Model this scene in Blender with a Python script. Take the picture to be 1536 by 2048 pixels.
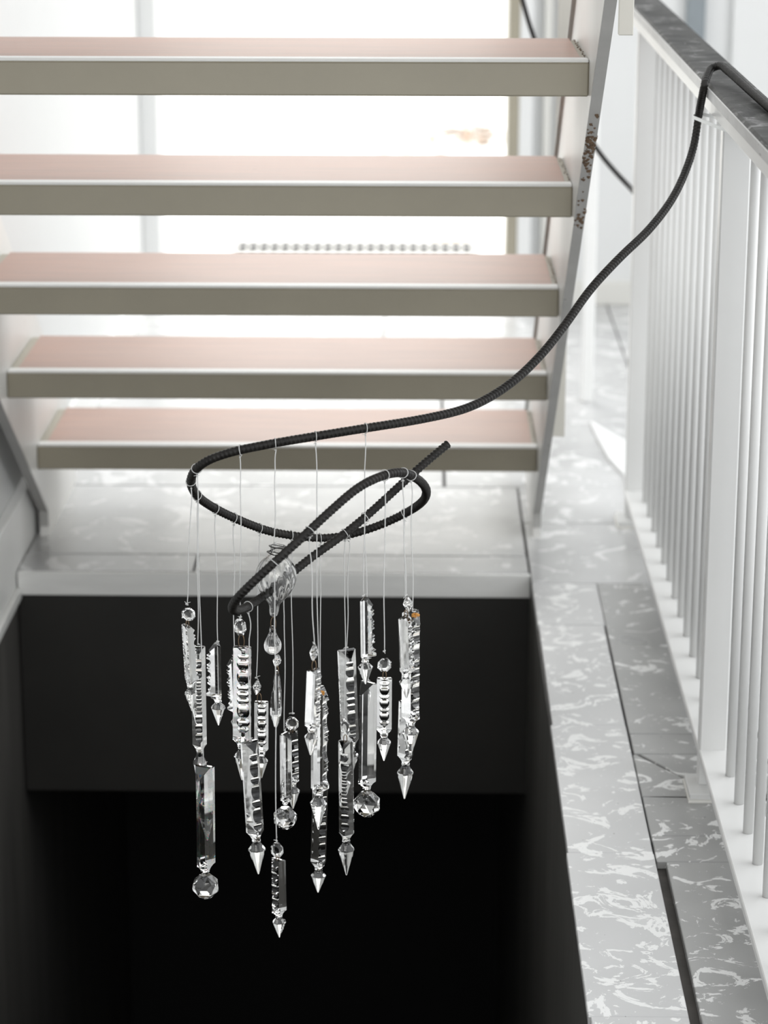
import bpy, bmesh, math, random
from mathutils import Vector, Matrix, Quaternion, noise

random.seed(4)
scene = bpy.context.scene
COL = scene.collection
for o in list(bpy.data.objects):
    bpy.data.objects.remove(o, do_unlink=True)

# ------------------------------------------------------------------ camera
F_PX, PITCH, YAW, ROLL, EYE = 5051.0, 0.2803, 0.0149, 0.0014, 1.4
cp, sp, cy, sy = math.cos(PITCH), math.sin(PITCH), math.cos(YAW), math.sin(YAW)
FWD = Vector((-sy * cp, cy * cp, -sp))
R0 = Vector((cy, sy, 0)); U0 = R0.cross(FWD)
RGT = R0 * math.cos(ROLL) + U0 * math.sin(ROLL)
UPV = -R0 * math.sin(ROLL) + U0 * math.cos(ROLL)
CAM = Vector((0, 0, EYE))
cd = bpy.data.cameras.new('camera'); cam = bpy.data.objects.new('camera', cd); COL.objects.link(cam)
cd.sensor_fit = 'VERTICAL'; cd.sensor_height = 36.0; cd.sensor_width = 27.0
cd.lens = F_PX / 2048.0 * 36.0
m3 = Matrix((RGT, UPV, -FWD)).transposed()
cam.matrix_world = Matrix.Translation(CAM) @ m3.to_4x4()
cd.clip_start = 0.05; cd.clip_end = 100
cd.dof.use_dof = True; cd.dof.focus_distance = 3.12; cd.dof.aperture_fstop = 5.6
scene.camera = cam

# ------------------------------------------------------------------ world, lights, exposure
w = bpy.data.worlds.new('sky'); scene.world = w; w.use_nodes = True
bg = w.node_tree.nodes['Background']
bg.inputs[0].default_value = (0.96, 0.98, 1.0, 1); bg.inputs[1].default_value = 0.85

def area(name, loc, target, sx, sy_, power, col=(1, 1, 1)):
    l = bpy.data.lights.new(name, 'AREA'); l.shape = 'RECTANGLE'; l.size = sx; l.size_y = sy_
    l.energy = power; l.color = col
    o = bpy.data.objects.new(name, l); COL.objects.link(o); o.location = loc
    o.rotation_euler = (Vector(target) - Vector(loc)).to_track_quat('-Z', 'Y').to_euler()
    return o
area('daylight_skylight', (-0.1, 4.6, 4.3), (-0.1, 4.4, 0), 3.0, 5.0, 17, (1, 0.99, 0.97))
area('daylight_courtyard', (0.0, 10.5, 4.5), (0.0, 9.0, 0), 6.0, 4.5, 480, (1, 0.99, 0.96))
area('daylight_side_window', (2.35, 3.6, 1.7), (0.2, 3.6, 0.5), 3.4, 2.2, 32, (0.97, 0.99, 1))
area('fill_behind_camera', (-0.5, -1.9, 1.9), (-0.2, 4.0, 0.5), 2.6, 2.0, 42, (1, 0.985, 0.95))  # unseen fill light, added to brighten the sides that face the camera
scene.view_settings.view_transform = 'Standard'; scene.view_settings.look = 'None'
scene.view_settings.exposure = 0.5; scene.view_settings.gamma = 1.0
scene.view_settings.use_curve_mapping = False
try:
    scene.cycles.max_bounces = 12; scene.cycles.transmission_bounces = 11; scene.cycles.diffuse_bounces = 4
    scene.cycles.glossy_bounces = 4; scene.cycles.caustics_reflective = False; scene.cycles.caustics_refractive = True
    scene.cycles.sample_clamp_indirect = 6.0
except Exception:
    pass

def ray(px, py):
    return FWD + RGT * ((px - 768) / F_PX) + UPV * ((1024 - py) / F_PX)
def at(px, py, Y):                       # a point of the photograph at world depth Y
    d = ray(px, py); return CAM + d * (Y / d.y)
def atz(px, py, zc):                     # the same at optical depth zc
    return CAM + ray(px, py) * zc
def pix(P):
    d = Vector(P) - CAM; z = d.dot(FWD)
    return 768 + F_PX * d.dot(RGT) / z, 1024 - F_PX * d.dot(UPV) / z

# ------------------------------------------------------------------ materials
def new_mat(name):
    m = bpy.data.materials.new(name); m.use_nodes = True
    nt = m.node_tree; return m, nt, nt.nodes['Principled BSDF']
def N(nt, kind, **kw):
    n = nt.nodes.new(kind)
    for k, v in kw.items():
        if k.startswith('i_'):
            n.inputs[k[2:].replace('_', ' ')].default_value = v
        else: setattr(n, k, v)
    return n
def rgb(c): return (c[0], c[1], c[2], 1)
def texco(nt, scale=(1, 1, 1), out='Object'):
    tc = N(nt, 'ShaderNodeTexCoord'); mp = N(nt, 'ShaderNodeMapping'); mp.inputs['Scale'].default_value = scale
    nt.links.new(tc.outputs[out], mp.inputs[0]); return mp.outputs[0]
def ramp(nt, fac, stops):
    r = N(nt, 'ShaderNodeValToRGB'); e = r.color_ramp.elements
    e[0].position, e[0].color = stops[0][0], rgb(stops[0][1]); e[1].position, e[1].color = stops[1][0], rgb(stops[1][1])
    for p, c in stops[2:]:
        x = e.new(p); x.color = rgb(c)
    nt.links.new(fac, r.inputs[0]); return r.outputs[0]
def noise_tex(nt, vec, scale, detail=4, rough=0.6, dist=0.0):
    n = N(nt, 'ShaderNodeTexNoise'); n.inputs['Scale'].default_value = scale; n.inputs['Detail'].default_value = detail
    n.inputs['Roughness'].default_value = rough; n.inputs['Distortion'].default_value = dist
    nt.links.new(vec, n.inputs['Vector']); return n.outputs['Fac']
def mixc(nt, fac, a, b):
    m = N(nt, 'ShaderNodeMix', data_type='RGBA')
    if hasattr(fac, 'is_linked'): nt.links.new(fac, m.inputs[0])
    else: m.inputs[0].default_value = fac
    for s, v in ((6, a), (7, b)):
        if hasattr(v, 'is_linked'): nt.links.new(v, m.inputs[s])
        else: m.inputs[s].default_value = rgb(v)
    return m.outputs[2]
def bump(nt, b, h, strength, dist=0.002):
    n = N(nt, 'ShaderNodeBump'); n.inputs['Strength'].default_value = strength; n.inputs['Distance'].default_value = dist
    nt.links.new(h, n.inputs['Height']); nt.links.new(n.outputs[0], b.inputs['Normal'])

def paint(name, c, rough=0.45, var=0.06, scale=6.0, specks=None, stretch=(1, 1, 1)):
    m, nt, b = new_mat(name)
    v = texco(nt, stretch); f = noise_tex(nt, v, scale, 5)
    c0 = [x * (1 - var) for x in c]; c1 = [min(1, x * (1 + var)) for x in c]
    col = ramp(nt, f, [(0.3, c0), (0.7, c1)])
    if specks:
        f2 = noise_tex(nt, v, specks[0], 3, 0.7)
        k = ramp(nt, f2, [(specks[1], (0, 0, 0)), (specks[1] + 0.02, (1, 1, 1))])
        col = mixc(nt, k, col, specks[2])
    nt.links.new(col, b.inputs['Base Color']); b.inputs['Roughness'].default_value = rough
    bump(nt, b, f, 0.15)
    return m

def chipped(name, base, dark, fleck, thr=0.56, rough=0.28, sc=16.0, stretch=(1.0, 1.2, 1.0)):
    """grey floor paint worn through to pale flecks"""
    m, nt, b = new_mat(name)
    v = texco(nt, stretch); vo = texco(nt)
    big = noise_tex(nt, vo, 2.3, 3)
    col = ramp(nt, big, [(0.35, dark), (0.65, base)])
    f1 = noise_tex(nt, v, sc, 7, 0.62, 1.6)
    k1 = ramp(nt, f1, [(thr, (0, 0, 0)), (thr + 0.012, (1, 1, 1)), (thr + 0.10, (1, 1, 1)), (thr + 0.12, (0.15, 0.15, 0.15))])
    f2 = noise_tex(nt, v, sc * 3.1, 5, 0.7, 0.8)
    k2 = ramp(nt, f2, [(0.64, (0, 0, 0)), (0.66, (0.85, 0.85, 0.85))])
    col = mixc(nt, k1, col, fleck); col = mixc(nt, k2, col, fleck)
    f3 = noise_tex(nt, vo, 120, 2)
    k3 = ramp(nt, f3, [(0.74, (0, 0, 0)), (0.76, (1, 1, 1))])
    col = mixc(nt, k3, col, [x * 0.3 for x in dark])
    nt.links.new(col, b.inputs['Base Color'])
    r = ramp(nt, big, [(0.3, (rough * 0.8,) * 3), (0.7, (rough * 1.3,) * 3)]); nt.links.new(r, b.inputs['Roughness'])
    b.inputs['IOR'].default_value = 1.75
    bump(nt, b, f1, 0.2, 0.0006)
    return m

M = {}
M['white'] = paint('white_paint', (0.86, 0.86, 0.845), 0.4, 0.03)
M['rail_white'] = paint('railing_white_enamel', (0.66, 0.66, 0.65), 0.3, 0.025, 4, (95, 0.80, (0.22, 0.18, 0.14)))
M['wall'] = paint('wall_white', (0.76, 0.765, 0.76), 0.55, 0.02, 2)
M['wall_warm'] = paint('wall_warm_white', (0.74, 0.73, 0.69), 0.55, 0.03, 2)
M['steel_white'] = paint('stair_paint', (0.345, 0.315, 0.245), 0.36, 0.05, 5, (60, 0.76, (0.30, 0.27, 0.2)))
M['stringer'] = paint('stringer_paint', (0.78, 0.77, 0.745), 0.4, 0.04, 8, (70, 0.74, (0.45, 0.40, 0.33)), (1, 1, 0.35))
M['stringer_edge'] = paint('stringer_edge_paint', (0.42, 0.415, 0.40), 0.4, 0.08, 14, (38, 0.70, (0.10, 0.07, 0.04)))
M['slab_light'] = chipped('floor_paint_pale', (0.58, 0.58, 0.58), (0.49, 0.49, 0.49), (0.80, 0.80, 0.79), 0.555, 0.30)
M['slab_dark'] = chipped('floor_paint_grey', (0.38, 0.38, 0.375), (0.26, 0.26, 0.255), (0.70, 0.70, 0.69), 0.575, 0.30)
M['slab_far'] = chipped('floor_paint_hall', (0.58, 0.58, 0.58), (0.46, 0.46, 0.46), (0.74, 0.74, 0.74), 0.575, 0.22, 9.0, (1, 1, 1))
M['edge_grey'] = paint('worn_grey_edge', (0.42, 0.42, 0.42), 0.4, 0.15, 30, (45, 0.66, (0.12, 0.12, 0.12)), (1, 0.4, 1))
M['upright_shade'] = paint('upright_shaded_white', (0.52, 0.505, 0.46), 0.45, 0.05)  # white bars; the shade on their near side is put into this grey
M['grout'] = paint('joint_dirt', (0.055, 0.05, 0.045), 0.8, 0.3, 20)
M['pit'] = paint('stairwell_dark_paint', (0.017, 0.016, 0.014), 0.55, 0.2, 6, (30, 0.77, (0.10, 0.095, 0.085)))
M['pit_side'] = paint('stairwell_side_dark', (0.075, 0.072, 0.066), 0.6, 0.25, 3, None, (4, 4, 0.5))
M['void'] = paint('stairwell_black', (0.006, 0.006, 0.0065), 0.9, 0.1)  # black colour stands in for the unlit depth of the stairwell
M['fascia'] = paint('slab_edge_paint', (0.84, 0.84, 0.82), 0.35, 0.06, 5, None, (1, 6, 6))
M['outdoor'] = paint('courtyard_paving', (0.80, 0.79, 0.76), 0.7, 0.06, 2.0, (3.0, 0.63, (0.62, 0.47, 0.33)), (0.5, 1, 1))
M['outwall'] = paint('courtyard_wall', (0.84, 0.84, 0.82), 0.7, 0.04, 1.2, None, (0.3, 1, 6))
M['grate'] = paint('drain_grate_iron', (0.05, 0.05, 0.05), 0.6, 0.1)
M['zip'] = paint('nylon_tie', (0.86, 0.87, 0.86), 0.35, 0.02)
M['leaf'] = paint('dry_leaf', (0.30, 0.22, 0.165), 0.8, 0.25, 20)
M['rust'] = paint('rust_crust', (0.11, 0.07, 0.042), 0.85, 0.4, 90)

m, nt, b = new_mat('tread_pink_paint')
v = texco(nt, (0.7, 9, 9)); f = noise_tex(nt, v, 7, 6, 0.65); v2 = texco(nt); g = noise_tex(nt, v2, 2.2, 3)
c1 = ramp(nt, g, [(0.3, (0.40, 0.225, 0.165)), (0.7, (0.45, 0.275, 0.215))])
k = ramp(nt, f, [(0.44, (0, 0, 0)), (0.72, (0.7, 0.7, 0.7))]); c2 = mixc(nt, k, c1, (0.30, 0.205, 0.17))
fk = noise_tex(nt, texco(nt, (1, 3.2, 3)), 9, 4, 0.7, 0.6); kk = ramp(nt, fk, [(0.735, (0, 0, 0)), (0.745, (1, 1, 1))])
c3 = mixc(nt, kk, c2, (0.30, 0.17, 0.12))
nt.links.new(c3, b.inputs['Base Color']); b.inputs['Roughness'].default_value = 0.38; bump(nt, b, f, 0.12, 0.001); M['pink'] = m

m, nt, b = new_mat('handrail_worn_steel')
v = texco(nt, (14, 1.2, 14)); f = noise_tex(nt, v, 5, 8, 0.72, 1.2); g = noise_tex(nt, texco(nt), 14, 5, 0.65, 1.0)
c = ramp(nt, g, [(0.36, (0.018, 0.018, 0.018)), (0.58, (0.065, 0.064, 0.062)), (0.72, (0.33, 0.33, 0.33))])
k = ramp(nt, f, [(0.60, (0, 0, 0)), (0.70, (0.6, 0.6, 0.6))]); c = mixc(nt, k, c, (0.42, 0.42, 0.42))
nt.links.new(c, b.inputs['Base Color']); b.inputs['Roughness'].default_value = 0.55; b.inputs['Specular IOR Level'].default_value = 0.15
bump(nt, b, f, 0.3, 0.001); M['handrail'] = m

m, nt, b = new_mat('black_rebar_steel')
f = noise_tex(nt, texco(nt), 60, 4); c = ramp(nt, f, [(0.3, (0.006, 0.0055, 0.005)), (0.7, (0.018, 0.016, 0.014))])
nt.links.new(c, b.inputs['Base Color']); b.inputs['Roughness'].default_value = 0.42; b.inputs['Metallic'].default_value = 0.0; b.inputs['Specular IOR Level'].default_value = 0.28; M['rebar'] = m

m, nt, b = new_mat('copper_wire')
b.inputs['Base Color'].default_value = (0.20, 0.14, 0.09, 1); b.inputs['Metallic'].default_value = 0.9; b.inputs['Roughness'].default_value = 0.4; M['wire'] = m

def glass(name, col, ior=1.53):
    m, nt, b = new_mat(name)
    b.inputs['Base Color'].default_value = rgb(col); b.inputs['Roughness'].default_value = 0.0
    b.inputs['IOR'].default_value = ior; b.inputs['Transmission Weight'].default_value = 1.0
    return m
M['crystal'] = glass('cut_crystal', (0.985, 0.985, 0.975), 1.56)
M['crystal_rainbow'] = glass('cut_crystal_film_flecks', (0.985, 0.985, 0.975), 1.56)  # noise-masked thin film imitates rainbow flecks of dispersed light
nt = M['crystal_rainbow'].node_tree; b = nt.nodes['Principled BSDF']
try:
    f = noise_tex(nt, texco(nt, (1, 1, 0.7)), 70, 2, 0.5)
    mr = N(nt, 'ShaderNodeMapRange'); mr.inputs['From Min'].default_value = 0.44; mr.inputs['From Max'].default_value = 0.66
    mr.inputs['To Min'].default_value = 0.0; mr.inputs['To Max'].default_value = 720.0
    nt.links.new(f, mr.inputs['Value']); nt.links.new(mr.outputs[0], b.inputs['Thin Film Thickness']); b.inputs['Thin Film IOR'].default_value = 2.1
except Exception:
    pass
M['blown'] = glass('blown_glass', (0.99, 0.99, 0.985), 1.47)
m, nt, b = new_mat('nylon_line')
b.inputs['Base Color'].default_value = (0.80, 0.80, 0.79, 1); b.inputs['Roughness'].default_value = 0.25
b.inputs['Transmission Weight'].default_value = 0.25; M['line'] = m

# ------------------------------------------------------------------ mesh helpers
def obj(name, bm, mat, parent=None, loc=None, smooth=False, bevel=0.0):
    me = bpy.data.meshes.new(name)
    if bevel > 0:
        bmesh.ops.bevel(bm, geom=list(bm.edges), offset=bevel, segments=1, affect='EDGES', clamp_overlap=True)
    bmesh.ops.recalc_face_normals(bm, faces=bm.faces)
    if smooth:
        for f in bm.faces: f.smooth = True
    bm.to_mesh(me); bm.free()
    if mat: me.materials.append(M[mat] if isinstance(mat, str) else mat)
    o = bpy.data.objects.new(name, me); COL.objects.link(o)
    if parent: o.parent = parent
    if loc is not None: o.location = loc
    return o
def empty(name, loc=(0, 0, 0)):
    o = bpy.data.objects.new(name, None); COL.objects.link(o); o.location = loc; o.empty_display_size = 0.05; return o
def tag(o, label, cat, group=None):
    o['label'] = label; o['category'] = cat
    if group: o['group'] = group
    return o
def struct(o, label=None):
    o['kind'] = 'structure'
    if label: o['label'] = label
    return o
def box(x0, x1, y0, y1, z0, z1, bm=None):
    bm = bm or bmesh.new()
    vs = [bm.verts.new((x, y, z)) for x in (x0, x1) for y in (y0, y1) for z in (z0, z1)]
    for q in ((0, 1, 3, 2), (4, 6, 7, 5), (0, 4, 5, 1), (2, 3, 7, 6), (0, 2, 6, 4), (1, 5, 7, 3)):
        bm.faces.new([vs[i] for i in q])
    return bm
def poly(pts, axis, a, b_, bm=None):
    """extrude a 2D outline between a and b_ along an axis (0 = x, 2 = z)"""
    bm = bm or bmesh.new()
    def P(p, t): return (t, p[0], p[1]) if axis == 0 else (p[0], p[1], t)
    A = [bm.verts.new(P(p, a)) for p in pts]; B = [bm.verts.new(P(p, b_)) for p in pts]
    n = len(pts); bm.faces.new(A); bm.faces.new(B[::-1])
    for i in range(n): bm.faces.new((A[i], A[(i + 1) % n], B[(i + 1) % n], B[i]))
    return bm
def frames(pts):
    T = []
    n = len(pts)
    for i in range(n):
        T.append((pts[min(i + 1, n - 1)] - pts[max(i - 1, 0)]).normalized())
    up = Vector((0, 0, 1)) if abs(T[0].z) < 0.9 else Vector((1, 0, 0))
    nrm = (up - T[0] * up.dot(T[0])).normalized(); out = []
    for i in range(n):
        nrm = (nrm - T[i] * nrm.dot(T[i])).normalized(); out.append((T[i], nrm, T[i].cross(nrm)))
    return out
def tube(pts, r, seg=8, bm=None, closed=False, rfun=None):
    bm = bm or bmesh.new(); pts = [Vector(p) for p in pts]; fr = frames(pts); rings = []; s = 0.0
    for i, p in enumerate(pts):
        if i: s += (pts[i] - pts[i - 1]).length
        T, n, bb = fr[i]; ring = []
        for k in range(seg):
            a = 2 * math.pi * k / seg; rr = rfun(s, a) if rfun else r
            ring.append(bm.verts.new(p + (n * math.cos(a) + bb * math.sin(a)) * rr))
        rings.append(ring)
    for i in range(len(rings) - 1 + (1 if closed else 0)):
        A, B = rings[i], rings[(i + 1) % len(rings)]
        for k in range(seg): bm.faces.new((A[k], A[(k + 1) % seg], B[(k + 1) % seg], B[k]))
    if not closed:
        bm.faces.new(rings[0][::-1]); bm.faces.new(rings[-1])
    return bm
def ringpath(c, nrm, r, n=12, squash=1.0):
    nrm = Vector(nrm).normalized(); a = nrm.orthogonal().normalized(); b_ = nrm.cross(a)
    return [Vector(c) + a * math.cos(t) * r + b_ * math.sin(t) * r * squash for t in [2 * math.pi * k / n for k in range(n)]]
def rings_mesh(rings, bm=None, cap=True):
    bm = bm or bmesh.new(); R = [[bm.verts.new(p) for p in r] for r in rings]; n = len(R[0])
    for A, B in zip(R, R[1:]):
        for k in range(n): bm.faces.new((A[k], A[(k + 1) % n], B[(k + 1) % n], B[k]))
    if cap: bm.faces.new(R[0][::-1]); bm.faces.new(R[-1])
    return bm
def circ(r, z, n, off=0.0, sx=1.0, sy_=1.0):
    return [(r * sx * math.cos(2 * math.pi * (k + off) / n), r * sy_ * math.sin(2 * math.pi * (k + off) / n), z) for k in range(n)]
def spline(P, step):
    """centripetal Catmull-Rom resampled at even steps"""
    P = [Vector(p) for p in P]; P = [P[0] * 2 - P[1]] + P + [P[-1] * 2 - P[-2]]; dense = []
    for i in range(1, len(P) - 2):
        p0, p1, p2, p3 = P[i - 1:i + 3]
        t0 = 0.0; t1 = t0 + (p1 - p0).length ** 0.5; t2 = t1 + (p2 - p1).length ** 0.5; t3 = t2 + (p3 - p2).length ** 0.5
        for k in range(24):
            t = t1 + (t2 - t1) * k / 24
            A1 = p0 * ((t1 - t) / (t1 - t0)) + p1 * ((t - t0) / (t1 - t0)); A2 = p1 * ((t2 - t) / (t2 - t1)) + p2 * ((t - t1) / (t2 - t1))
            A3 = p2 * ((t3 - t) / (t3 - t2)) + p3 * ((t - t2) / (t3 - t2))
            B1 = A1 * ((t2 - t) / (t2 - t0)) + A2 * ((t - t0) / (t2 - t0)); B2 = A2 * ((t3 - t) / (t3 - t1)) + A3 * ((t - t1) / (t3 - t1))
            dense.append(B1 * ((t2 - t) / (t2 - t1)) + B2 * ((t - t1) / (t2 - t1)))
    dense.append(P[-2])
    for _ in range(30):                                        # relax measuring jitter, ends stay
        q = dense[:]
        for i in range(1, len(dense) - 1): q[i] = dense[i] * 0.5 + (dense[i - 1] + dense[i + 1]) * 0.25
        dense = q
    out = [dense[0]]; acc = 0.0
    for a, b_ in zip(dense, dense[1:]):
        L = (b_ - a).length; d = step - acc
        while d <= L:
            out.append(a + (b_ - a) * (d / L)); d += step
        acc = (acc + L) % step
    return out

# ------------------------------------------------------------------ setting
PX0, PX1, PY1 = -0.745, 0.205, 4.455          # stairwell opening: left, right, far edge
fl = struct(obj('floor', box(-0.80, 2.4, 4.46, 7.6, -0.06, -0.012, box(PX1 + 0.002, 2.4, 0.6, 4.46, -0.06, -0.012)), 'grout'),
            'grey painted floor around the stairwell')
def slab(pts, mat, z1=0.0, z0=-0.012, name='slab'):
    return obj(name, poly(pts, 2, z0, z1), mat, fl, bevel=0.0012)
def rect(x0, x1, y0, y1, mat, gap=0.0018, z1=0.0):
    return slab([(x0 + gap, y0 + gap), (x1 - gap, y0 + gap), (x1 - gap, y1 - gap), (x0 + gap, y1 - gap)], mat, z1)
# hall floor behind the opening
rect(-0.7475, -0.42, 4.455, 4.565, 'slab_far', 0.002)
rect(-0.42, 0.2030, 4.455, 4.565, 'slab_far', 0.002)
rect(-0.7475, 0.2030, 4.565, 5.055, 'slab_far', 0.003)
rect(0.2035, 0.52, 4.40, 4.79, 'slab_far', 0.002)
rect(0.2035, 0.52, 4.79, 5.055, 'slab_far', 0.0008, 0.0006)
rect(-0.80, 0.05, 5.055, 5.95, 'slab_far', 0.003)
rect(0.05, 0.52, 5.055, 5.95, 'slab_far', 0.003)
rect(-0.80, -0.1, 5.95, 6.99, 'slab_far', 0.002)
rect(-0.1, 0.52, 5.95, 6.99, 'slab_far', 0.002)
rect(0.52, 2.4, 5.055, 6.99, 'slab_far', 0.002)
# walkway beside the opening: inner row
rect(0.2035, 0.324, 4.162, 4.40, 'slab_light', 0.0016)
rect(0.205, 0.3215, 3.675, 4.162, 'slab_light', 0.0018)
rect(0.2035, 0.3205, 3.188, 3.675, 'slab_light', 0.0004, 0.0004)
rect(0.2015, 0.3215, 2.71, 3.188, 'slab_light', 0.0004)
rect(0.2035, 0.322, 2.10, 2.71, 'slab_light', 0.0012, 0.001)
rect(0.2035, 0.322, 0.60, 2.10, 'slab_light', 0.0012)
# outer row with the diagonal crack and the open gap
rect(0.3222, 0.52, 3.640, 4.40, 'slab_dark', 0.0012)
rect(0.3225, 0.52, 3.556, 3.640, 'slab_dark', 0.0014)
slab([(0.322, 3.3885), (0.52, 3.3885), (0.52, 3.3725), (0.403, 3.4325), (0.327, 3.5825 - 0.03), (0.322, 3.5535)], 'slab_dark')
slab([(0.332, 3.5535), (0.4045, 3.4365), (0.52, 3.3945), (0.52, 3.5535)], 'slab_dark', 0.0005)
rect(0.3215, 0.52, 3.248, 3.388, 'slab_dark', 0.001)
rect(0.3225, 0.52, 3.160, 3.248, 'slab_dark', 0.0008)
rect(0.3345, 0.52, 2.60, 3.160, 'slab_dark', 0.001)
rect(0.334, 0.52, 0.60, 2.60, 'slab_dark', 0.0012)
# floor beyond the railing
for i, y in enumerate((0.6, 1.7, 2.8, 3.9)):
    rect(0.52, 2.4, y, y + 1.1 if i < 3 else 5.055, 'slab_far', 0.002)
# bright light on the floor, made as a thin white slab by the railing end
p = slab([(0.430, 4.80), (0.428, 5.135), (0.405, 5.27), (0.393, 5.45), (0.385, 5.60), (0.46, 5.40), (0.62, 5.10), (0.62, 4.80)], 'wall', 0.009, 0.0005, 'light_patch')
p['label'] = 'bright patch of light on the floor'
obj('gap_bottom', box(0.315, 0.340, 0.6, 3.16, -0.059, -0.05), 'void', fl)

# stairwell
struct(obj('trim_1', box(PX0, PX1 - 0.001, PY1 - 0.006, PY1 + 0.004, -0.045, -0.001), 'fascia', bevel=0.001), 'pale grey edge of the floor above the dark stairwell')
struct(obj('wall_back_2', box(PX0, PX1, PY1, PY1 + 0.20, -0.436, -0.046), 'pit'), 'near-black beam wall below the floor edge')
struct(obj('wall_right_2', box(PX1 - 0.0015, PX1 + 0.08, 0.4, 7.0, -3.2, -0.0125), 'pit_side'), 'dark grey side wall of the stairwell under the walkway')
struct(obj('wall_left_2', box(PX0 - 0.08, PX0 - 0.003, 0.4, 7.0, -3.2, -0.047), 'pit_side'), 'dark side wall of the stairwell')  # falloff of light below floor level is put into this dark colour
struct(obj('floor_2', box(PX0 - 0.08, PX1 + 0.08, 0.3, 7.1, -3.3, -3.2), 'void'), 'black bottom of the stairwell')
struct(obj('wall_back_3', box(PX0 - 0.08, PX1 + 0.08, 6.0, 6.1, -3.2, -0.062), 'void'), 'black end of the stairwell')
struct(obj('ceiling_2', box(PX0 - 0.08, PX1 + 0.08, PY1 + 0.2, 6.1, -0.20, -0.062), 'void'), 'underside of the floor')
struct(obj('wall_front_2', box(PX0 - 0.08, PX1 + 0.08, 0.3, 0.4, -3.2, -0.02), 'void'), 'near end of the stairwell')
# left wall, its baseboard and the ledge that runs along the opening
struct(obj('wall_left', box(-0.90, -0.768, -0.6, 5.055, -0.04, 3.2, box(-0.90, -0.768, 5.055, 6.99, 0.0, 3.2)), 'wall'), 'white wall on the left')
struct(obj('baseboard_left', box(-0.768, -0.7475, -0.4, 4.90, -0.045, 0.115, box(-0.768, -0.756, 4.905, 6.94, 0, 0.10)), 'white', bevel=0.002), 'white board along the foot of the left wall')
struct(obj('trim_2', box(-0.7475, -0.738, 0.4, 4.448, -0.052, -0.030), 'fascia', bevel=0.002), 'worn metal edging along the left side of the stairwell')
# back wall with the bright doorway
wb = box(0.30, 2.4, 6.99, 7.12, 0, 5.2); box(-0.90, 0.30, 6.99, 7.12, 2.35, 5.2, wb); box(-0.90, -0.752, 6.99, 7.12, 0, 2.35, wb)
struct(obj('wall_back', wb, 'wall'), 'pale back wall of the hall')
struct(obj('baseboard_back', box(0.30, 2.4, 6.972, 6.99, 0, 0.065), 'wall_warm', bevel=0.002), 'cream skirting along the back wall')
dr = struct(empty('door_1', (-0.24, 6.95, 0)), 'open doorway to the bright courtyard')
for x0, x1, n_, mt in ((-0.768, -0.722, 'jamb', 'wall'), (0.232, 0.262, 'jamb', 'steel_white'), (0.262, 0.30, 'casing', 'wall')):
    o = obj(n_, box(x0 + 0.24, x1 + 0.24, -0.06, 0.1, 0, 2.35), mt, dr, bevel=0.003)
obj('lintel', box(-0.512, 0.54, -0.04, 0.1, 2.31, 2.35), 'wall_warm', dr)
obj('threshold', box(-0.51, 0.54, -0.03, 0.14, -0.005, 0.012), 'slab_far', dr)
for i, (x0, x1, d_) in enumerate(((0.33, 0.352, 0.03), (0.372, 0.384, 0.03), (0.40, 0.415, 0.025))):
    struct(obj('trim_%d' % (3 + i), box(x0, x1, 6.99 - d_, 6.99, 0.065, 3.0), 'wall_warm', bevel=0.003), 'cream door casing strip')
struct(obj('trim_6', box(0.715, 0.765, 6.95, 6.99, 0.065, 3.0), paint('blue_grey_paint', (0.24, 0.27, 0.29), 0.5), bevel=0.004), 'blue-grey strip on the back wall')
struct(obj('trim_7', box(0.84, 1.02, 6.96, 6.99, 0.065, 3.0), 'wall', bevel=0.004), 'white strip on the back wall')
# side wall with its tall window, beyond the railing
struct(obj('wall_right', box(2.40, 2.5, 0.6, 7.12, -0.06, 0.55, box(2.40, 2.5, 5.4, 7.12, 0.55, 3.2)), 'wall'), 'white wall on the far right')
# courtyard
struct(obj('ground', box(-6, 6, 7.12, 15.0, -0.30, -0.02), 'outdoor'), 'bright courtyard paving')
struct(obj('wall_courtyard', box(-6, 6, 14.6, 14.8, -0.02, 4.2), 'outwall'), 'white courtyard wall')
dg = tag(empty('drain_grate', (-0.21, 7.97, -0.02)), 'dark slotted drain grate in the bright courtyard paving', 'drain grate')
for i in range(22):
    obj('bar', box(-0.37 + i * 0.034, -0.37 + i * 0.034 + 0.019, -0.08, 0.08, 0.0, 0.006), 'grate', dg)
obj('frame', box(-0.39, 0.39, 0.05, 0.065, 0.0, 0.007, box(-0.39, 0.39, -0.065, -0.05, 0, 0.007)), 'grate', dg)
def leafpile(name, label, c, rx, ry, n):
    bm = bmesh.new(); rnd = random.Random(len(name) + n)
    for i in range(n):
        a = rnd.uniform(0, 6.28); r = rnd.random() ** 0.6; x = c[0] + rx * r * math.cos(a); y = c[1] + ry * r * math.sin(a)
        t = rnd.uniform(0, 6.28); L = rnd.uniform(0.02, 0.045); z = rnd.uniform(0.002, 0.012)
        u = Vector((math.cos(t), math.sin(t), rnd.uniform(-.2, .2))) * L; v_ = Vector((-math.sin(t), math.cos(t), rnd.uniform(-.2, .2))) * L * 0.45
        C = Vector((x, y, z - 0.02 + 0.012)); vs = [bm.verts.new(C + q) for q in (u, v_, -u, -v_)]
        w_ = [bm.verts.new(v.co + Vector((0, 0, 0.0015))) for v in vs]
        bm.faces.new(vs[::-1]); bm.faces.new(w_)
        for k in range(4): bm.faces.new((vs[k], vs[(k + 1) % 4], w_[(k + 1) % 4], w_[k]))
    o = obj(name, bm, 'leaf'); o['kind'] = 'stuff'; tag(o, label, 'leaves'); return o
q1 = at(935, 222, 10.6); leafpile('leaf_litter', 'scattered brown leaves on the courtyard paving, upper patch', (q1.x, 10.6), 0.20, 0.34, 110)
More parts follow.
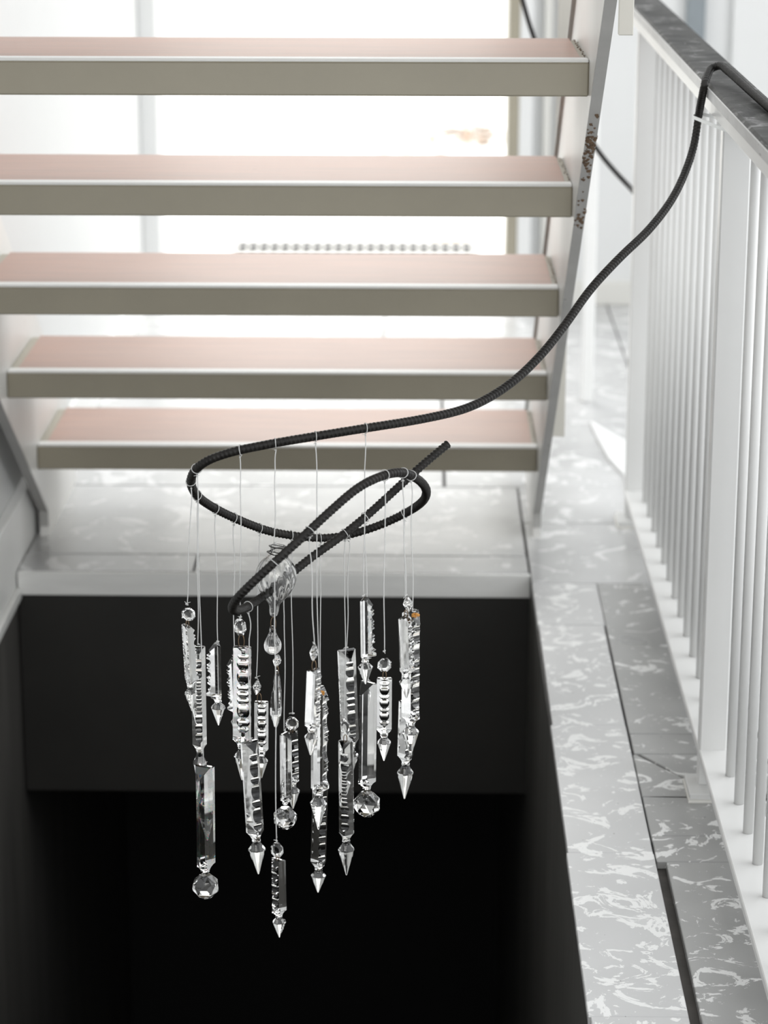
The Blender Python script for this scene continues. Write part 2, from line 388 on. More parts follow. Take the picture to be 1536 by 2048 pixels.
q2 = at(815, 275, 9.9); leafpile('leaf_litter', 'faint brown leaves on the courtyard paving, lower patch', (q2.x, 9.9), 0.24, 0.26, 40)

# ------------------------------------------------------------------ staircase
XR, XL, Y5, Z5, GO, RI, HF, DP = 0.2191, -0.7196, 4.5753, 0.2108, 0.3052, 0.2108, 0.0487, 0.2995
st = tag(empty('staircase', (-0.25, 4.7, 0)), 'white open-riser steel staircase with pink painted treads, rising over the stairwell', 'staircase')
SO = Vector((-0.25, 4.7, 0))
def sobj(name, bm, mat, parent=st, bevel=0.0, smooth=False):
    o = obj(name, bm, mat, parent, smooth=smooth, bevel=bevel)
    if parent is st: o.location = -SO
    return o
for k in range(7):                                             # five in view and two above the frame
    yf, z = Y5 - k * GO, Z5 + k * RI
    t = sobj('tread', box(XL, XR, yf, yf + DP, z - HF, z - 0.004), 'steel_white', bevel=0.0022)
    lip = obj('nosing', box(XL + 0.001, XR - 0.001, yf + 0.001, yf + 0.027, z - 0.0045, z), 'white', t, bevel=0.0012)
    obj('tread_board', box(XL + 0.016, XR - 0.010, yf + 0.028, yf + DP - 0.002, z - 0.006, z - 0.0008), 'pink', t, bevel=0.0006)
    wb_ = bmesh.new(); rnd = random.Random(k)                 # weld bead and rust where the tread meets the string
    y = yf + 0.03
    while y < yf + DP - 0.02:
        r = rnd.uniform(0.0006, 0.0015)
        if rnd.random() < (0.85 if k > 1 else 0.6):
            bmesh.ops.create_icosphere(wb_, subdivisions=1, radius=r, matrix=Matrix.Translation((XR - 0.004 + rnd.uniform(-.003, .002), y, z)) @ Matrix.Diagonal((1, rnd.uniform(1, 3), 0.6, 1)))
        y += rnd.uniform(0.004, 0.014)
    o = obj('weld_rust', wb_, 'rust', t); o['kind'] = 'stuff'
def stringer(x0, x1, foot, name, label):
    sl = RI / GO
    yf0 = foot; H = 1.75
    fr_ = lambda z: yf0 - z / sl - 0.0
    bk = 0.36                                                  # vertical reach of the plate
    pts = [(yf0, 0.0), (yf0, 0.045), (fr_(H) + 0.06, H), (fr_(H) + 0.06 + bk / sl, H), (yf0 + 0.30, 0.20), (yf0 + 0.30, 0.0)]
    pts = [(yf0, 0.0), (yf0, 0.05), (yf0 - (H - 0.05) / sl, H), (yf0 - (H - 0.05) / sl + bk / sl, H), (yf0 + 0.40, (bk / sl - 0.40) * sl + 0.05), (yf0 + 0.40, 0.0)]
    o = sobj('stringer', poly(pts, 0, x0, x1), 'stringer'); o['label'] = label
    ex0, ex1 = min(x0, x1) - 0.0006, max(x0, x1) + 0.0006
    e = obj('front_edge', poly([(yf0 - 0.0012, 0.02), (yf0 - 0.0012, 0.0495), (yf0 - (H - 0.05) / sl - 0.0012, H), (yf0 - (H - 0.05) / sl + 0.003, H), (yf0 + 0.003, 0.052), (yf0 + 0.003, 0.02)], 0, ex0, ex1), 'stringer_edge', o)
    return o
FT = 4.690
sr = stringer(XR, XR + 0.014, FT, 'stringer', 'right white steel stringer with chipped grey front edge')
sl_ = stringer(XL - 0.016, XL, FT - 0.01, 'stringer', 'left white steel stringer with dark grey front edge')
# rear flange of the right stringer
sl = RI / GO
yb = FT - 1.70 / sl + 0.36 / sl
obj('rear_flange', poly([(yb, 1.75), (yb + 0.010, 1.75), (FT + 0.41, 0.05 + (0.36 / sl - 0.40) * sl), (FT + 0.40, 0.05 + (0.36 / sl - 0.40) * sl)], 0, XR - 0.006, XR + 0.016), 'stringer_edge', sr)
# rust patches on the front edge of the right stringer
rb = bmesh.new(); rnd = random.Random(11)
for (px_, py_, n_, spread) in ((1190, 292, 70, 0.015), (1183, 345, 12, 0.014), (1168, 430, 28, 0.014)):
    zz = at(px_, py_, 3.4).z
    for _ in range(8):
        Yg = FT - (zz - 0.05) / sl; zz = at(px_, py_, Yg).z
    for i in range(n_):
        dz = rnd.gauss(0, spread); z = zz + dz
        c = Vector((XR + rnd.uniform(0.001, 0.013), FT - (z - 0.05) / sl - 0.0012, z))
        bmesh.ops.create_icosphere(rb, subdivisions=1, radius=rnd.uniform(0.0010, 0.0034), matrix=Matrix.Translation(c) @ Matrix.Diagonal((1, 0.35, 1.4, 1)))
o = obj('rust_patch', rb, 'rust', sr); o['kind'] = 'stuff'
# flat uprights bolted to the outside of the right stringer
def upright(px0, px1, pyb, Y):
    a, b_ = at(px0, pyb, Y), at(px1, pyb, Y)
    x0 = max(a.x, XR + 0.0146)
    return sobj('upright', box(x0, b_.x, Y - 0.006, Y + 0.006, a.z, 2.1), 'upright_shade', bevel=0.001)
upright(1236, 1266, 70, 3.22)
upright(1100, 1129, 872, 4.50)

# slim post in the hall
q = at(1173, 802, 5.82)
o = obj('hall_post', box(q.x - 0.014, q.x + 0.014, 5.82 - 0.014, 5.82 + 0.014, 0.0, 2.4), 'white', bevel=0.003)
tag(o, 'slim white square post standing on the hall floor behind the staircase', 'post')

# ------------------------------------------------------------------ railing
rl = tag(empty('railing', (0.43, 3.4, 0)), 'white metal railing with thin round balusters and a worn dark handrail along the walkway', 'railing')
RO = Vector((0.43, 3.4, 0))
def robj(name, bm, mat, bevel=0.0, smooth=False, parent=rl, loc=None):
    o = obj(name, bm, mat, parent, smooth=smooth, bevel=bevel)
    if parent is rl: o.location = (-RO if loc is None else Vector(loc) - RO)
    return o
YA, YB = 1.95, 4.825
robj('handrail', box(0.376, 0.438, YA, YB, 1.000, 1.022), 'handrail', 0.0035)
hr_ = [c_ for c_ in rl.children if c_.name.startswith('handrail')][0]
obj('worn_edge', box(0.3748, 0.3775, YA, YB, 1.0035, 1.0185), M['edge_grey'], hr_, bevel=0.001)
robj('top_rail', box(0.384, 0.462, YA, YB - 0.004, 0.978, 0.9992), 'rail_white', 0.002)
robj('bottom_rail', box(0.403, 0.467, YA, YB - 0.002, 0.055, 0.067), 'rail_white', 0.0015)
for y in (1.985, 3.402, 4.79):
    p_ = robj('post', box(0.4035, 0.4425, y, y + 0.028, 0.012, 0.978), 'rail_white', 0.002)
    obj('base_plate', box(0.388, 0.458, y - 0.035, y + 0.045, 0.004, 0.013), 'rail_white', p_, bevel=0.001)
    obj('shim', box(0.386, 0.458, y - 0.037, y + 0.047, 0.0002, 0.0042), 'wall_warm', p_)
bm = bmesh.new(); bmesh.ops.create_cone(bm, cap_ends=True, segments=14, radius1=0.0068, radius2=0.0068, depth=0.9105)
first = None
for k in range(28):
    y = 2.005 + 0.1 * k + (0.005 if k > 13 else 0)
    if min(abs(y - 0.014 - p0) for p0 in (1.985, 3.402, 4.79)) < 0.03: continue
    if first is None:
        first = robj('baluster', bm, 'rail_white', smooth=True, loc=(0.4365, y, 0.5225))
        for pl in first.data.polygons:
            if len(pl.vertices) > 4: pl.use_smooth = False
    else:
        c = first.copy(); COL.objects.link(c); c.parent = rl; c.location = Vector((0.4365, y, 0.5225)) - RO

# ------------------------------------------------------------------ rebar
HOOK = [Vector((0.421, 2.60, 1.0278)), Vector((0.4185, 2.85, 1.0278))] + [at(*p) for p in ((1536, 213, 3.06), (1500, 181, 3.19), (1478, 161, 3.27), (1456, 142, 3.345), (1438, 131, 3.388), (1424, 136, 3.392),
        (1415, 150, 3.368), (1409, 170, 3.345), (1405, 190, 3.356), (1401, 210, 3.375), (1397, 232, 3.395))]
PATH = [(1387, 295, 3.375), (1352, 385, 3.33), (1300, 457, 3.275), (1240, 515, 3.22), (1180, 580, 3.18), (1130, 650, 3.145), (1080, 712, 3.11),
        (1020, 768, 3.075), (940, 814, 3.03), (850, 837, 2.995), (740, 855, 2.965), (640, 871, 2.95), (540, 888, 2.94), (460, 905, 2.94),
        (412, 923, 2.95), (387, 945, 2.97), (382, 968, 2.99), (396, 993, 3.02), (430, 1017, 3.06), (480, 1041, 3.095), (540, 1063, 3.13),
        (600, 1073, 3.15), (650, 1076, 3.16), (700, 1069, 3.165), (760, 1050, 3.16), (815, 1024, 3.14), (845, 1003, 3.10), (853, 985, 3.06), (846, 968, 3.015),
        (826, 953, 2.975), (800, 945, 2.945), (770, 950, 2.925), (720, 973, 2.90), (660, 1023, 2.88), (600, 1079, 2.865), (540, 1133, 2.855),
        (490, 1180, 2.86), (470, 1203, 2.875), (465, 1218, 2.90), (477, 1221, 2.935), (510, 1205, 2.985), (560, 1166, 3.02), (620, 1117, 3.045),
        (690, 1067, 3.06), (740, 1026, 3.075), (800, 971, 3.09), (850, 926, 3.105), (896, 888, 3.12)]
ctrl = [Vector(p) for p in HOOK] + [atz(*p) for p in PATH]
RB = spline(ctrl, 0.0008)
PI2 = 2 * math.pi
def ribs(pitch, base, h):
    def f(s, a):
        two = 1 if math.sin(a) >= 0 else -1                   # two rows of slanted ribs and the seams between them
        ph = (s / pitch + two * 0.24 * math.cos(a)) % 1.0
        rib = max(0.0, 1 - abs(ph - 0.5) / 0.26)
        seam = max(0.0, 1 - abs(math.sin(a)) / 0.22)
        return base + h * max(rib * min(1, abs(math.sin(a)) * 2.2), 0.75 * seam)
    return f
o = obj('rebar', tube(RB, 0.005, 16, rfun=ribs(0.0050, 0.0047, 0.0010)), 'rebar', smooth=True)
tag(o, 'black ribbed steel bar hooked over the handrail and coiled in loops above the stairwell', 'rebar')
bg_path = [at(1268, 384, 4.835), at(1262, 377, 4.86), at(1230, 343, 4.93), at(1195, 300, 5.0), at(1130, 196, 5.06), at(1092, 130, 5.1), at(1070, 82, 5.12), at(1045, 0, 5.14), at(1025, -90, 5.15), at(1012, -200, 5.15)]
o = obj('rebar', tube(spline(bg_path, 0.0016), 0.005, 10, rfun=ribs(0.0056, 0.0049, 0.0006)), 'rebar', smooth=True)
tag(o, 'bent dark steel bar behind the staircase, leaning on the far railing post', 'rebar')
pixRB = [pix(p) for p in RB]
def attach(px, py, lo, hi):
    """sample of the bar nearest to a spot, on one of its four runs"""
    best = min((i for i in range(len(RB)) if lo <= i / len(RB) <= hi), key=lambda i: (pixRB[i][0] - px) ** 2 + (pixRB[i][1] - py) ** 2)
    return RB[best], (RB[min(best + 3, len(RB) - 1)] - RB[max(best - 3, 0)]).normalized()
def frac(px, py, zc):
    P = atz(px, py, zc); i = min(range(len(RB)), key=lambda i: (RB[i] - P).length); return i / len(RB)
f_left, f_right, f_low = frac(384, 958, 2.98), frac(853, 985, 3.06), frac(465, 1218, 2.90)
RUN = {'U': (0.2, f_left + 0.01), 'A': (f_left - 0.01, f_right), 'B': (f_right - 0.01, f_low), 'C': (f_low - 0.005, 1.0)}

# cable tie holding the bar to a baluster
ta, _ = attach(1401, 232, 0.0, 0.35)
bal = Vector((0.4365, 3.309, 0)); bm = bmesh.new()
tpts = []
n_ = 40
c1 = Vector((ta.x, ta.y, ta.z)); c2 = Vector((0.4365, 3.309, ta.z - 0.014))
dirv = (c2 - c1); ang = math.atan2(dirv.y, dirv.x)
for k in range(n_):
    t = PI2 * k / n_
    cc, rr = (c1, 0.0068) if math.cos(t) < 0 else (c2, 0.0082)
    tpts.append(Vector((cc.x + rr * math.cos(t + ang), cc.y + rr * math.sin(t + ang), cc.z + (0.007 * math.sin(t) if cc is c2 else 0.002 * math.sin(t)))))
def band(pts, wz, th):
    bm = bmesh.new(); n = len(pts); cen = sum(pts, Vector()) / n; R = []
    for i, p in enumerate(pts):
        tv = (pts[(i + 1) % n] - pts[i - 1]).normalized(); nv = Vector((tv.y, -tv.x, 0)).normalized()
        R.append([bm.verts.new(p + nv * a + Vector((0, 0, b_))) for a, b_ in ((0, -wz), (th, -wz), (th, wz), (0, wz))])
    for i in range(n):
        A, B = R[i], R[(i + 1) % n]
        for k in range(4): bm.faces.new((A[k], A[(k + 1) % 4], B[(k + 1) % 4], B[k]))
    return bm
zt = tag(empty('cable_tie', c1), 'white plastic cable tie fastening the steel bar to the railing', 'cable tie')
o = obj('strap', band(tpts, 0.0023, 0.0010), 'zip', zt, loc=-c1)
o = obj('lock_head', box(-0.0035, 0.0035, -0.0035, 0.0035, -0.0035, 0.0035), 'zip', zt, loc=(c1 + c2) / 2 + Vector((0, -0.010, -0.001)) - c1, bevel=0.0006)
o = obj('tail', tube([(c1 + c2) / 2 + Vector((0, -0.012, -0.002)) - c1 + Vector(d) for d in ((0, 0, 0), (0.008, -0.01, -0.006), (0.02, -0.014, -0.006), (0.032, -0.012, 0.002))], 0.0011, 6), 'zip', zt)

# ------------------------------------------------------------------ crystal pendants
def scallops(L, z0, z1, items):
    """items: relative pitches; returns list of (centre, half width)"""
    tot = sum(items); out = []; z = z0
    for it in items:
        wd = (z1 - z0) * it / tot; out.append((z + wd / 2, wd * 0.5)); z += wd
    return out
STY = {
    'ladder': [2, 2.2, 0.7, 0.7, 0.7, 0.7, 0.8, 0.8, 0.8, 0.8, 0.9, 1.0, 2, 2, 2],
    'saw': [1.6, 0.9, 2.2, 0.9, 0.9, 2.2, 0.9, 0.9, 2.2, 0.9],
    'dome': [1.0, 2.2, 1.0, 2.2, 1.0, 2.2, 1.0],
    'long': [1.3, 2.6, 3.6, 1.6, 1.6, 1.6, 3.6, 2.2, 1.3],
    'wave': [2.0, 1.0, 4.0, 1.0, 1.0, 5.0, 1.0, 1.0, 3.0],
    'spots': [2.5, 0.8, 0.8, 3.5, 0.8, 0.8, 3.5, 0.8, 0.8, 3.0],
    'plain': [],
}
def prism_mesh(w_, L, dep, style, taper, chamfer=1.0, depth=0.42):
    t = 0.20 * w_; rwid = 0.07 * w_
    zt_ = L - taper; sc_ = scallops(L, 0.10 * L if style != 'plain' else 0, zt_ - 0.04 * L, STY[style]) if STY[style] else []
    n_body = max(30, int(zt_ / 0.0008)); rings = []
    def dz(z):
        d = dep
        for c, h in sc_:
            if abs(z - c) < h:
                u = (z - c) / h; d = dep * (1 - depth * min(1.0, h / (0.032 * L)) * math.sqrt(max(0, 1 - u * u))); break
        return max(0.02 * w_, min(d, 0.10 * w_ + z * chamfer))
    def xr(d): return w_ / 2 - (w_ / 2 - rwid) * min(1.0, d / dep)
    def ring(z, sx, d, tt, k=1.0):
        return [(w_ / 2 * sx, 0.0, -z), (w_ / 2 * sx, tt, -z), (-w_ / 2 * sx, tt, -z), (-w_ / 2 * sx, 0.0, -z), (-xr(d), -d, -z), (xr(d), -d, -z)]
    rings.append(ring(0.0, 0.86, 0.05 * w_, t * 0.6)); rings.append(ring(0.0012, 1.0, dz(0.0012), t))
    for i in range(1, n_body + 1):
        z = 0.0012 + (zt_ - 0.0012) * i / n_body; rings.append(ring(z, 1.0, dz(z), t))
    dl = dz(zt_)
    nr = 0.25 * w_
    neck = [(nr, 0.0), (nr * 0.55, nr * 0.85), (-nr * 0.55, nr * 0.85), (-nr, 0.0), (-nr * 0.5, -nr * 0.9), (nr * 0.5, -nr * 0.9)]
    base = [(w_ / 2, 0.0), (w_ / 2, t), (-w_ / 2, t), (-w_ / 2, 0.0), (-xr(dl), -dl), (xr(dl), -dl)]
    for i in range(1, 7):
        u = i / 6; s = math.sin(u * math.pi / 2)
        rings.append([(b_[0] * (1 - s) + n2[0] * s, b_[1] * (1 - s) + n2[1] * s, -(zt_ + taper * u)) for b_, n2 in zip(base, neck)])
    return rings_mesh(rings)
def spear_mesh(w_, L, n=8):
    r = 0.5 * w_
    return rings_mesh([circ(0.50 * r, 0, n), circ(0.46 * r, -0.06 * L, n), circ(0.52 * r, -0.10 * L, n), circ(0.96 * r, -0.24 * L, n), circ(0.98 * r, -0.27 * L, n), circ(0.10 * r, -0.985 * L, n), circ(0.05 * r, -L, n)])
def ball_mesh(d):
    bm = bmesh.new(); r = d / 2; c = Vector((0, 0, -r - 0.003))
    for lat, off in ((64, 0.0), (20, 0.5), (-20, 0.0), (-62, 0.5)):
        for k in range(6):
            a = PI2 * (k + off) / 6; la = math.radians(lat)
            bm.verts.new(c + Vector((math.cos(a) * math.cos(la), math.sin(a) * math.cos(la), math.sin(la))) * r * (1.0 if abs(lat) > 30 else 1.04))
    bmesh.ops.convex_hull(bm, input=list(bm.verts))
    return bm
def octa_bead(d, th=0.5, n=8, sy_=1.0):
    r = d / 2; R = []
    for y, k in ((-th * r, 0.50), (-0.08 * r, 1.0), (0.08 * r, 1.0), (th * r, 0.50)):
        R.append([(r * k * math.cos(PI2 * (i + .5) / n), y, r * k * sy_ * math.sin(PI2 * (i + .5) / n)) for i in range(n)])
    return rings_mesh(R)
def drop_bead(wd, h, n=6):
    r = wd / 2
    return rings_mesh([circ(0.18 * r, h / 2, n), circ(0.45 * r, h * 0.40, n, 0.5), circ(1.0 * r, h * 0.06, n), circ(0.92 * r, -h * 0.08, n, 0.5), circ(0.30 * r, -h * 0.42, n), circ(0.08 * r, -h / 2, n)])
def knot_mesh(s, seed):
    bm = bmesh.new(); rnd = random.Random(seed)
    for i in range(4):
        bmesh.ops.create_icosphere(bm, subdivisions=1, radius=s * rnd.uniform(0.5, 0.8), matrix=Matrix.Translation((rnd.uniform(-s, s) * 0.7, rnd.uniform(-s, s) * 0.7, rnd.uniform(-s, s) * 0.6)))
    for i in range(2):
        d = Vector((rnd.uniform(-1, 1), rnd.uniform(-1, 1), rnd.uniform(-0.6, 0.8))).normalized()
        tube([d * s * 0.3, d * s * 1.6 + Vector((0, 0, s * 0.5)), d * s * 2.8 + Vector((rnd.uniform(-s, s), 0, s * 0.3))], s * 0.22, 5, bm)
    return bm
GROUP = 'crystal pendants strung from the coiled steel bar'
LR = 0.00062
def pendant(label, hang, Y=None):
    """top-level empty where the line is tied to the bar; the line loops round the bar"""
    run, px, py = hang
    P, T = attach(px, py, *RUN[run])
    root = tag(empty('crystal_pendant', P), label, 'crystal pendant', GROUP)
    return root, P, T
def line(root, P, T, end, bulge=0.0, seed=0):
    bm = bmesh.new(); tube(ringpath((0, 0, 0), (T + Vector((0.25, 0.1, 0.1))), 0.0063, 14), LR * 0.8, 5, bm, closed=True)
    end = Vector(end) - P; st_ = Vector((0, 0, -0.0078)); pts = []
    for i in range(25):
        u = i / 24; q = st_.lerp(end, u); q.x += bulge * math.sin(min(1, u * 5) * math.pi) * 0.5 * (1 - u) ** 2 + 0.0006 * math.sin(u * 9 + seed)
        pts.append(q)
    tube(pts, LR, 6, bm); o = obj('string', bm, 'line', root, smooth=True)
    obj('knot', knot_mesh(0.0014, seed), 'line', root, loc=(0, -0.001, -0.0085))
    obj('knot', knot_mesh(0.0016, seed + 50), 'line', root, loc=end + Vector((0, -0.0005, 0.001)))
    return o
def place(o, root, P, top, tip, yaw):
    d = (Vector(tip) - Vector(top)).normalized()
    q = Vector((0, 0, -1)).rotation_difference(d) @ Quaternion((0, 0, 1), yaw)
    o.rotation_mode = 'QUATERNION'; o.rotation_quaternion = q; o.location = Vector(top) - P
def link(root, P, a, b_, r=0.0006):
    a, b_ = Vector(a), Vector(b_); L = (a - b_).length; bm = bmesh.new(); c = (a + b_) / 2
    n = 14; pts = [c - P + Vector((math.sin(PI2 * k / n) * max(0.0016, L * 0.22), 0.0004 * math.cos(PI2 * k / n * 2), math.cos(PI2 * k / n) * (L * 0.5 + 0.001))) for k in range(n)]
    return obj('wire_link', tube(pts, r, 5, bm, closed=True), 'wire', root, smooth=True)
def prism_parts(root, P, Y, top, body_end, tip, wpx, yaw, style, end='spear', depf=0.72, ballpx=None, chamfer=1.0, tipw=None, taper=0.5, depth=0.42, mat='crystal'):
    """top / body_end / tip are photograph spots; the prism hangs at world depth Y"""
    A, Bd, C = at(top[0], top[1], Y), at(body_end[0], body_end[1], Y), at(tip[0], tip[1], Y)
    zc = (A - CAM).dot(FWD); wd = wpx * zc / F_PX
    L = (Bd - A).length; Lt = (C - Bd).length
    b_ = obj('prism_body', prism_mesh(wd, L, wd * depf, style, taper * wd, chamfer, depth), mat, root); place(b_, root, P, A, C, math.radians(yaw))
    dn = (C - A).normalized()
    if end == 'spear':
        s = obj('spear_tip', spear_mesh((tipw or wpx) * zc / F_PX, Lt), 'crystal', root)
    else:
        d = (ballpx or wpx * 1.4) * zc / F_PX
        s = obj('faceted_ball', ball_mesh(d), 'crystal', root)
    place(s, root, P, A + dn * (L + 0.0002), C + dn * 0.01, math.radians(yaw + 22))
    return A

def world_len(px, Y):
    return px * Y * 1.02 / F_PX

SPEC = [
    # label, hang, Y offset, bead(kind, cx, cy, w, h), line end, prism(top, body_end, tip, w, yaw, style, kwargs)
    dict(l='short notched prism under a round octagon bead, leftmost pendant of all', h=('A', 378, 962), bead=('octa', 376.5, 1229, 31, 31), end=(374, 1210),
         pr=((373, 1250), (382, 1372), (384, 1422), 26, 120, 'saw', {})),
    dict(l='ladder-notched long prism with rounded top, right of the leftmost pendant', h=('A', 392, 993), end=(396, 1290),
         pr=((396, 1293), (400, 1502), (401, 1592), 29, 6, 'ladder', dict(tipw=30, depf=0.5, depth=0.5))),
    dict(l='long plain prism ending in a faceted ball, leftmost of the ball pendants', h=('U', 394, 938), end=(408, 1530),
         pr=((408, 1531), (410, 1742), (411, 1797), 39, -24, 'plain', dict(end='ball', ballpx=55, mat='crystal_rainbow'))),
    dict(l='short saw-toothed prism with teeth facing left, hung without a bead', h=('A', 430, 1018), end=(436, 1285),
         pr=((434, 1288), (436, 1402), (437, 1450), 28, -78, 'saw', dict(tipw=31, depf=0.85))),
    dict(l='wide flat prism with faint rainbow flecks under an oval bead', h=('U', 481, 900), bead=('oval', 480, 1254, 27, 39), end=(481, 1236),
         pr=((485, 1292), (485, 1494), (484, 1560), 36, 176, 'long', dict(tipw=34, depf=0.55, mat='crystal_rainbow'))),
    dict(l='toothed prism mostly hidden behind the wide rainbow prism', h=('A', 468, 1035), end=(468, 1315),
         pr=((468, 1318), (472, 1428), (477, 1486), 26, -70, 'saw', {})),
    dict(l='leaning notched prism hung from the lowest bend of the steel bar, below the rainbow prism', h=('C', 496, 1213), end=(500, 1478), bulge=0.006,
         pr=((500, 1482), (511, 1680), (517, 1748), 36, 28, 'dome', dict(tipw=36, depf=0.55))),
    dict(l='short prism with a column of round notches, under a slanted drop bead', h=('A', 519, 1056), bead=('drop', 514, 1375, 19, 34), end=(513, 1357),
         pr=((523, 1402), (523, 1510), (523, 1556), 28, 180, 'dome', dict(depf=0.5))),
    dict(l='prism under an octagon bead, overlapping a ball pendant right of the long drop', h=('A', 582, 1070), bead=('octa', 584, 1447, 30, 31), end=(586, 1428),
         pr=((582, 1463), (584, 1570), (586, 1617), 31, 35, 'spots', {})),
    dict(l='plain prism with a faceted ball, hanging just left of centre behind another prism', h=('C', 569, 1158), end=(569, 1462),
         pr=((569, 1466), (570, 1608), (571, 1662), 22, 60, 'plain', dict(end='ball', ballpx=49))),
    dict(l='lowest pendant of all, short notched prism under a tilted octagon bead', h=('B', 549, 1125), bead=('octa', 554, 1700, 29, 35), end=(553, 1683),
         pr=((556, 1718), (558, 1832), (559, 1874), 29, -32, 'dome', {})),
    dict(l='short prism with teeth facing right, under a pointed drop bead', h=('B', 620, 1060), bead=('drop', 628, 1306, 20, 39), end=(628, 1288),
         pr=((628, 1338), (623, 1462), (621, 1510), 30, 52, 'saw', {})),
    dict(l='long wavy-edged prism with amber glue at its top', h=('U', 631, 873), end=(637, 1373), amber=(641, 1386),
         pr=((637, 1375), (637, 1588), (637, 1659), 34, 58, 'wave', dict(tipw=36))),
    dict(l='slim leaning notched prism hanging lowest right of the long drop, behind the wavy-edged prism', h=('A', 640, 1074), end=(642, 1566),
         pr=((642, 1569), (637, 1738), (636, 1785), 31, 25, 'dome', dict(tipw=31))),
    dict(l='wide notched prism hung by a bent line, partly behind the ladder-notched prism', h=('A', 698, 1070), end=(694, 1297),
         pr=((694, 1299), (701, 1496), (704, 1548), 36, 22, 'long', dict(depf=0.5, tipw=30))),
    dict(l='long ladder-notched prism under an oval bead, centre right', h=('C', 690, 1067), bead=('oval', 690, 1454, 19, 40), end=(690, 1435),
         pr=((691, 1482), (692, 1680), (693, 1750), 30, -14, 'ladder', dict(tipw=34, depf=0.5, depth=0.5))),
    dict(l='saw-toothed prism with teeth facing right, highest on the right half', h=('U', 731, 856), end=(727, 1192),
         pr=((729, 1197), (731, 1322), (731, 1368), 27, 76, 'saw', dict(tipw=32, depf=0.85))),
    dict(l='thick plain prism ending in a faceted ball, right-hand ball pendant', h=('C', 730, 1034), end=(736, 1362),
         pr=((736, 1364), (734, 1577), (733, 1630), 35, -36, 'plain', dict(end='ball', ballpx=56))),
    dict(l='short prism with round notches under an octagon bead on the far right half', h=('B', 770, 950), bead=('octa', 769, 1330, 32, 32), end=(768, 1304),
         pr=((769, 1355), (769, 1472), (768, 1521), 30, 180, 'dome', dict(depf=0.5))),
    dict(l='prism with a bright flat face under a small diamond bead, rightmost cluster', h=('B', 806, 945), bead=('drop', 816, 1208, 21, 34), end=(812, 1192),
         pr=((808, 1233), (811, 1352), (813, 1396), 30, 66, 'saw', dict(tipw=29))),
    dict(l='long smooth prism with orange rust at its top, rightmost pendant', h=('B', 822, 951), end=(826, 1220), amber=(830, 1232),
         pr=((823, 1222), (822, 1448), (821, 1511), 36, 38, 'long', dict(tipw=36))),
    dict(l='long prism with the lowest spear tip of the rightmost cluster', h=('A', 808, 1026), end=(814, 1396),
         pr=((815, 1400), (811, 1526), (809, 1598), 32, 24, 'spots', dict(tipw=34))),
]
for i, s in enumerate(SPEC):
    root, P, T = pendant(s['l'], s['h']); Y = P.y
    line(root, P, T, at(s['end'][0], s['end'][1], Y), s.get('bulge', 0.002 * (-1) ** i), i)
    top, be, tip, wpx, yaw, sty, kw = s['pr']
    if 'bead' in s:
        kind, cx, cy_, bw, bh = s['bead']; C = at(cx, cy_, Y); wd, hh = world_len(bw, Y), world_len(bh, Y)
        if kind == 'octa': me = octa_bead(wd, 0.42, 8, hh / wd)
        elif kind == 'oval': me = octa_bead(wd, 0.55, 8, hh / wd)
        else: me = drop_bead(wd, hh)
        o = obj('bead', me, 'crystal', root, loc=C - P); o.rotation_euler = (random.uniform(-.12, .12), random.uniform(-.15, .15), random.uniform(-.5, .5))
        link(root, P, C - Vector((0, 0, hh * 0.46)), at(top[0], top[1] + 3, Y))
    A = prism_parts(root, P, Y, top, be, tip, wpx, yaw, sty, **kw)
    if 'amber' in s:
        bm = bmesh.new(); rnd = random.Random(i)
        for k in range(9):
            bmesh.ops.create_icosphere(bm, subdivisions=1, radius=rnd.uniform(0.0012, 0.0024), matrix=Matrix.Translation((rnd.uniform(-.005, .005), 0, rnd.uniform(-.0015, .003))))
        o = obj('glue_residue', bm, paint('amber_residue_%d' % i, (0.55, 0.25, 0.05), 0.5, 0.2, 200), root, loc=at(s['amber'][0], s['amber'][1], Y - 0.013) - P); o['label'] = 'orange rust at the top'

# ---- blown glass bulb pendant with teardrop, bead and long drop
root, P, T = pendant('fluted blown-glass bulb with a teardrop and a long pointed drop below', ('U', 551, 886)); Y = P.y
line(root, P, T, at(549, 1088, Y), -0.002, 77)
zc = (P - CAM).dot(FWD); S = zc / F_PX
c0 = at(556, 1092, Y)
def fluted(prof, n=72, flutes=18, amp=0.03, twist=0.5, inner=None):
    """lathe with soft spiral flutes; with inner given, a thin hollow wall"""
    def surf(off, amp=amp):
        R = []
        for z, r in prof:
            ring_ = []
            for k in range(n):
                a = PI2 * k / n; rr = r * (1 + amp * math.cos(flutes * (a + twist * z * 20)) * min(1, r / 0.012)) - off
                ring_.append(((max(0.0006, rr)) * math.cos(a), max(0.0006, rr) * math.sin(a), z))
            R.append(ring_)
        return R
    bm = bmesh.new(); O = surf(0); 
    if not inner:
        return rings_mesh(O, bm)
    I = surf(inner, amp * 0.5); VO = [[bm.verts.new(p) for p in r] for r in O]; VI = [[bm.verts.new(p) for p in r] for r in I[:-2]]
    for Vv in (VO, VI):
        for A, B in zip(Vv, Vv[1:]):
            for k in range(n): bm.faces.new((A[k], A[(k + 1) % n], B[(k + 1) % n], B[k]))
    for k in range(n): bm.faces.new((VO[0][k], VO[0][(k + 1) % n], VI[0][(k + 1) % n], VI[0][k]))
    bm.faces.new(VO[-1]); bm.faces.new(VI[-1])
    return bm
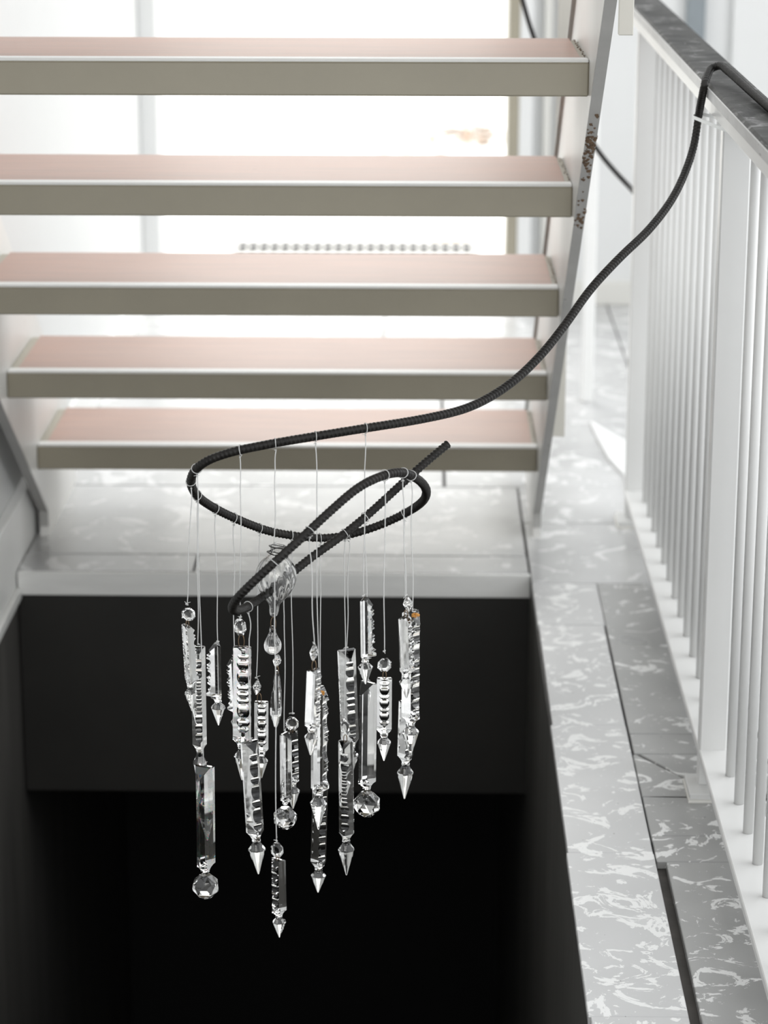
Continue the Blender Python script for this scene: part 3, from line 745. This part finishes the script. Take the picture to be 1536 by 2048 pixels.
def smooth_prof(pts, n=40):
    out = []
    for i in range(n + 1):
        t = i / n * (len(pts) - 1); k = min(int(t), len(pts) - 2); u = t - k
        p0 = pts[max(k - 1, 0)]; p1 = pts[k]; p2 = pts[k + 1]; p3 = pts[min(k + 2, len(pts) - 1)]
        f = lambda a, b_, c, d: 0.5 * (2 * b_ + (c - a) * u + (2 * a - 5 * b_ + 4 * c - d) * u * u + (3 * b_ - a - 3 * c + d) * u ** 3)
        out.append((f(p0[0], p1[0], p2[0], p3[0]), f(p0[1], p1[1], p2[1], p3[1])))
    return out
vs_ = S / 0.965                                              # image height to world height
prof = smooth_prof([(-z * vs_, r * S) for z, r in ((0, 17), (3, 15.5), (10, 14), (18, 16), (28, 27), (42, 37), (60, 41.5), (76, 39), (92, 32), (106, 22), (118, 12.5), (126, 10), (134, 9.5), (142, 7.5), (146, 3))])
d0 = Vector((at(547, 1235, Y) - c0).normalized())
o = obj('glass_bulb', fluted(prof, 120, 16, 0.016, 0.55, 0.0011), 'blown', root, smooth=True); place(o, root, P, c0, c0 + d0, 0.3)
for k, (cz, rr, tl) in enumerate(((2, 18.2, 0.10), (11, 17.5, -0.16), (17, 22, 0.2))):
    bm = tube(ringpath((0, 0, -cz * vs_), (tl, 0.15 * (-1) ** k, 1), rr * S, 20), 0.00065, 5, closed=True)
    o = obj('wire_collar', bm, M['rebar'], root, smooth=True); place(o, root, P, c0, c0 + d0, 0)
link(root, P, at(547, 1236, Y), at(546, 1258, Y))
c1_ = at(545, 1252, Y)
prof = smooth_prof([(-z * vs_, r * S) for z, r in ((0, 3), (3, 5.5), (8, 6.5), (13, 7), (22, 11), (34, 16.5), (44, 17.3), (52, 14), (57, 8), (59, 2))])
o = obj('glass_teardrop', fluted(prof, 60, 14, 0.05, 0.5), 'blown', root, smooth=True); place(o, root, P, c1_, c1_ - Vector((0, 0, 1)), 0)
o = obj('bead', drop_bead(world_len(19, Y), world_len(29, Y)), 'crystal', root, loc=at(554, 1322, Y) - P); o.rotation_euler = (0.1, 0.15, 0.4)
link(root, P, at(554, 1334, Y), at(554, 1346, Y))
c2_ = at(554, 1341, Y); n_ = 10
rings = [circ(r * S, -z * vs_, n_, off) for z, r, off in ((0, 2, 0), (3, 4.5, 0), (7, 4.5, 0), (9, 5.5, 0), (14, 6.5, 0), (44, 10, 0), (82, 12.3, 0), (94, 11.5, 0), (118, 4.0, 0), (119.5, 2.5, 0))]
o = obj('long_drop', rings_mesh(rings), 'crystal', root); place(o, root, P, c2_, at(551, 1460, Y), 0.2)
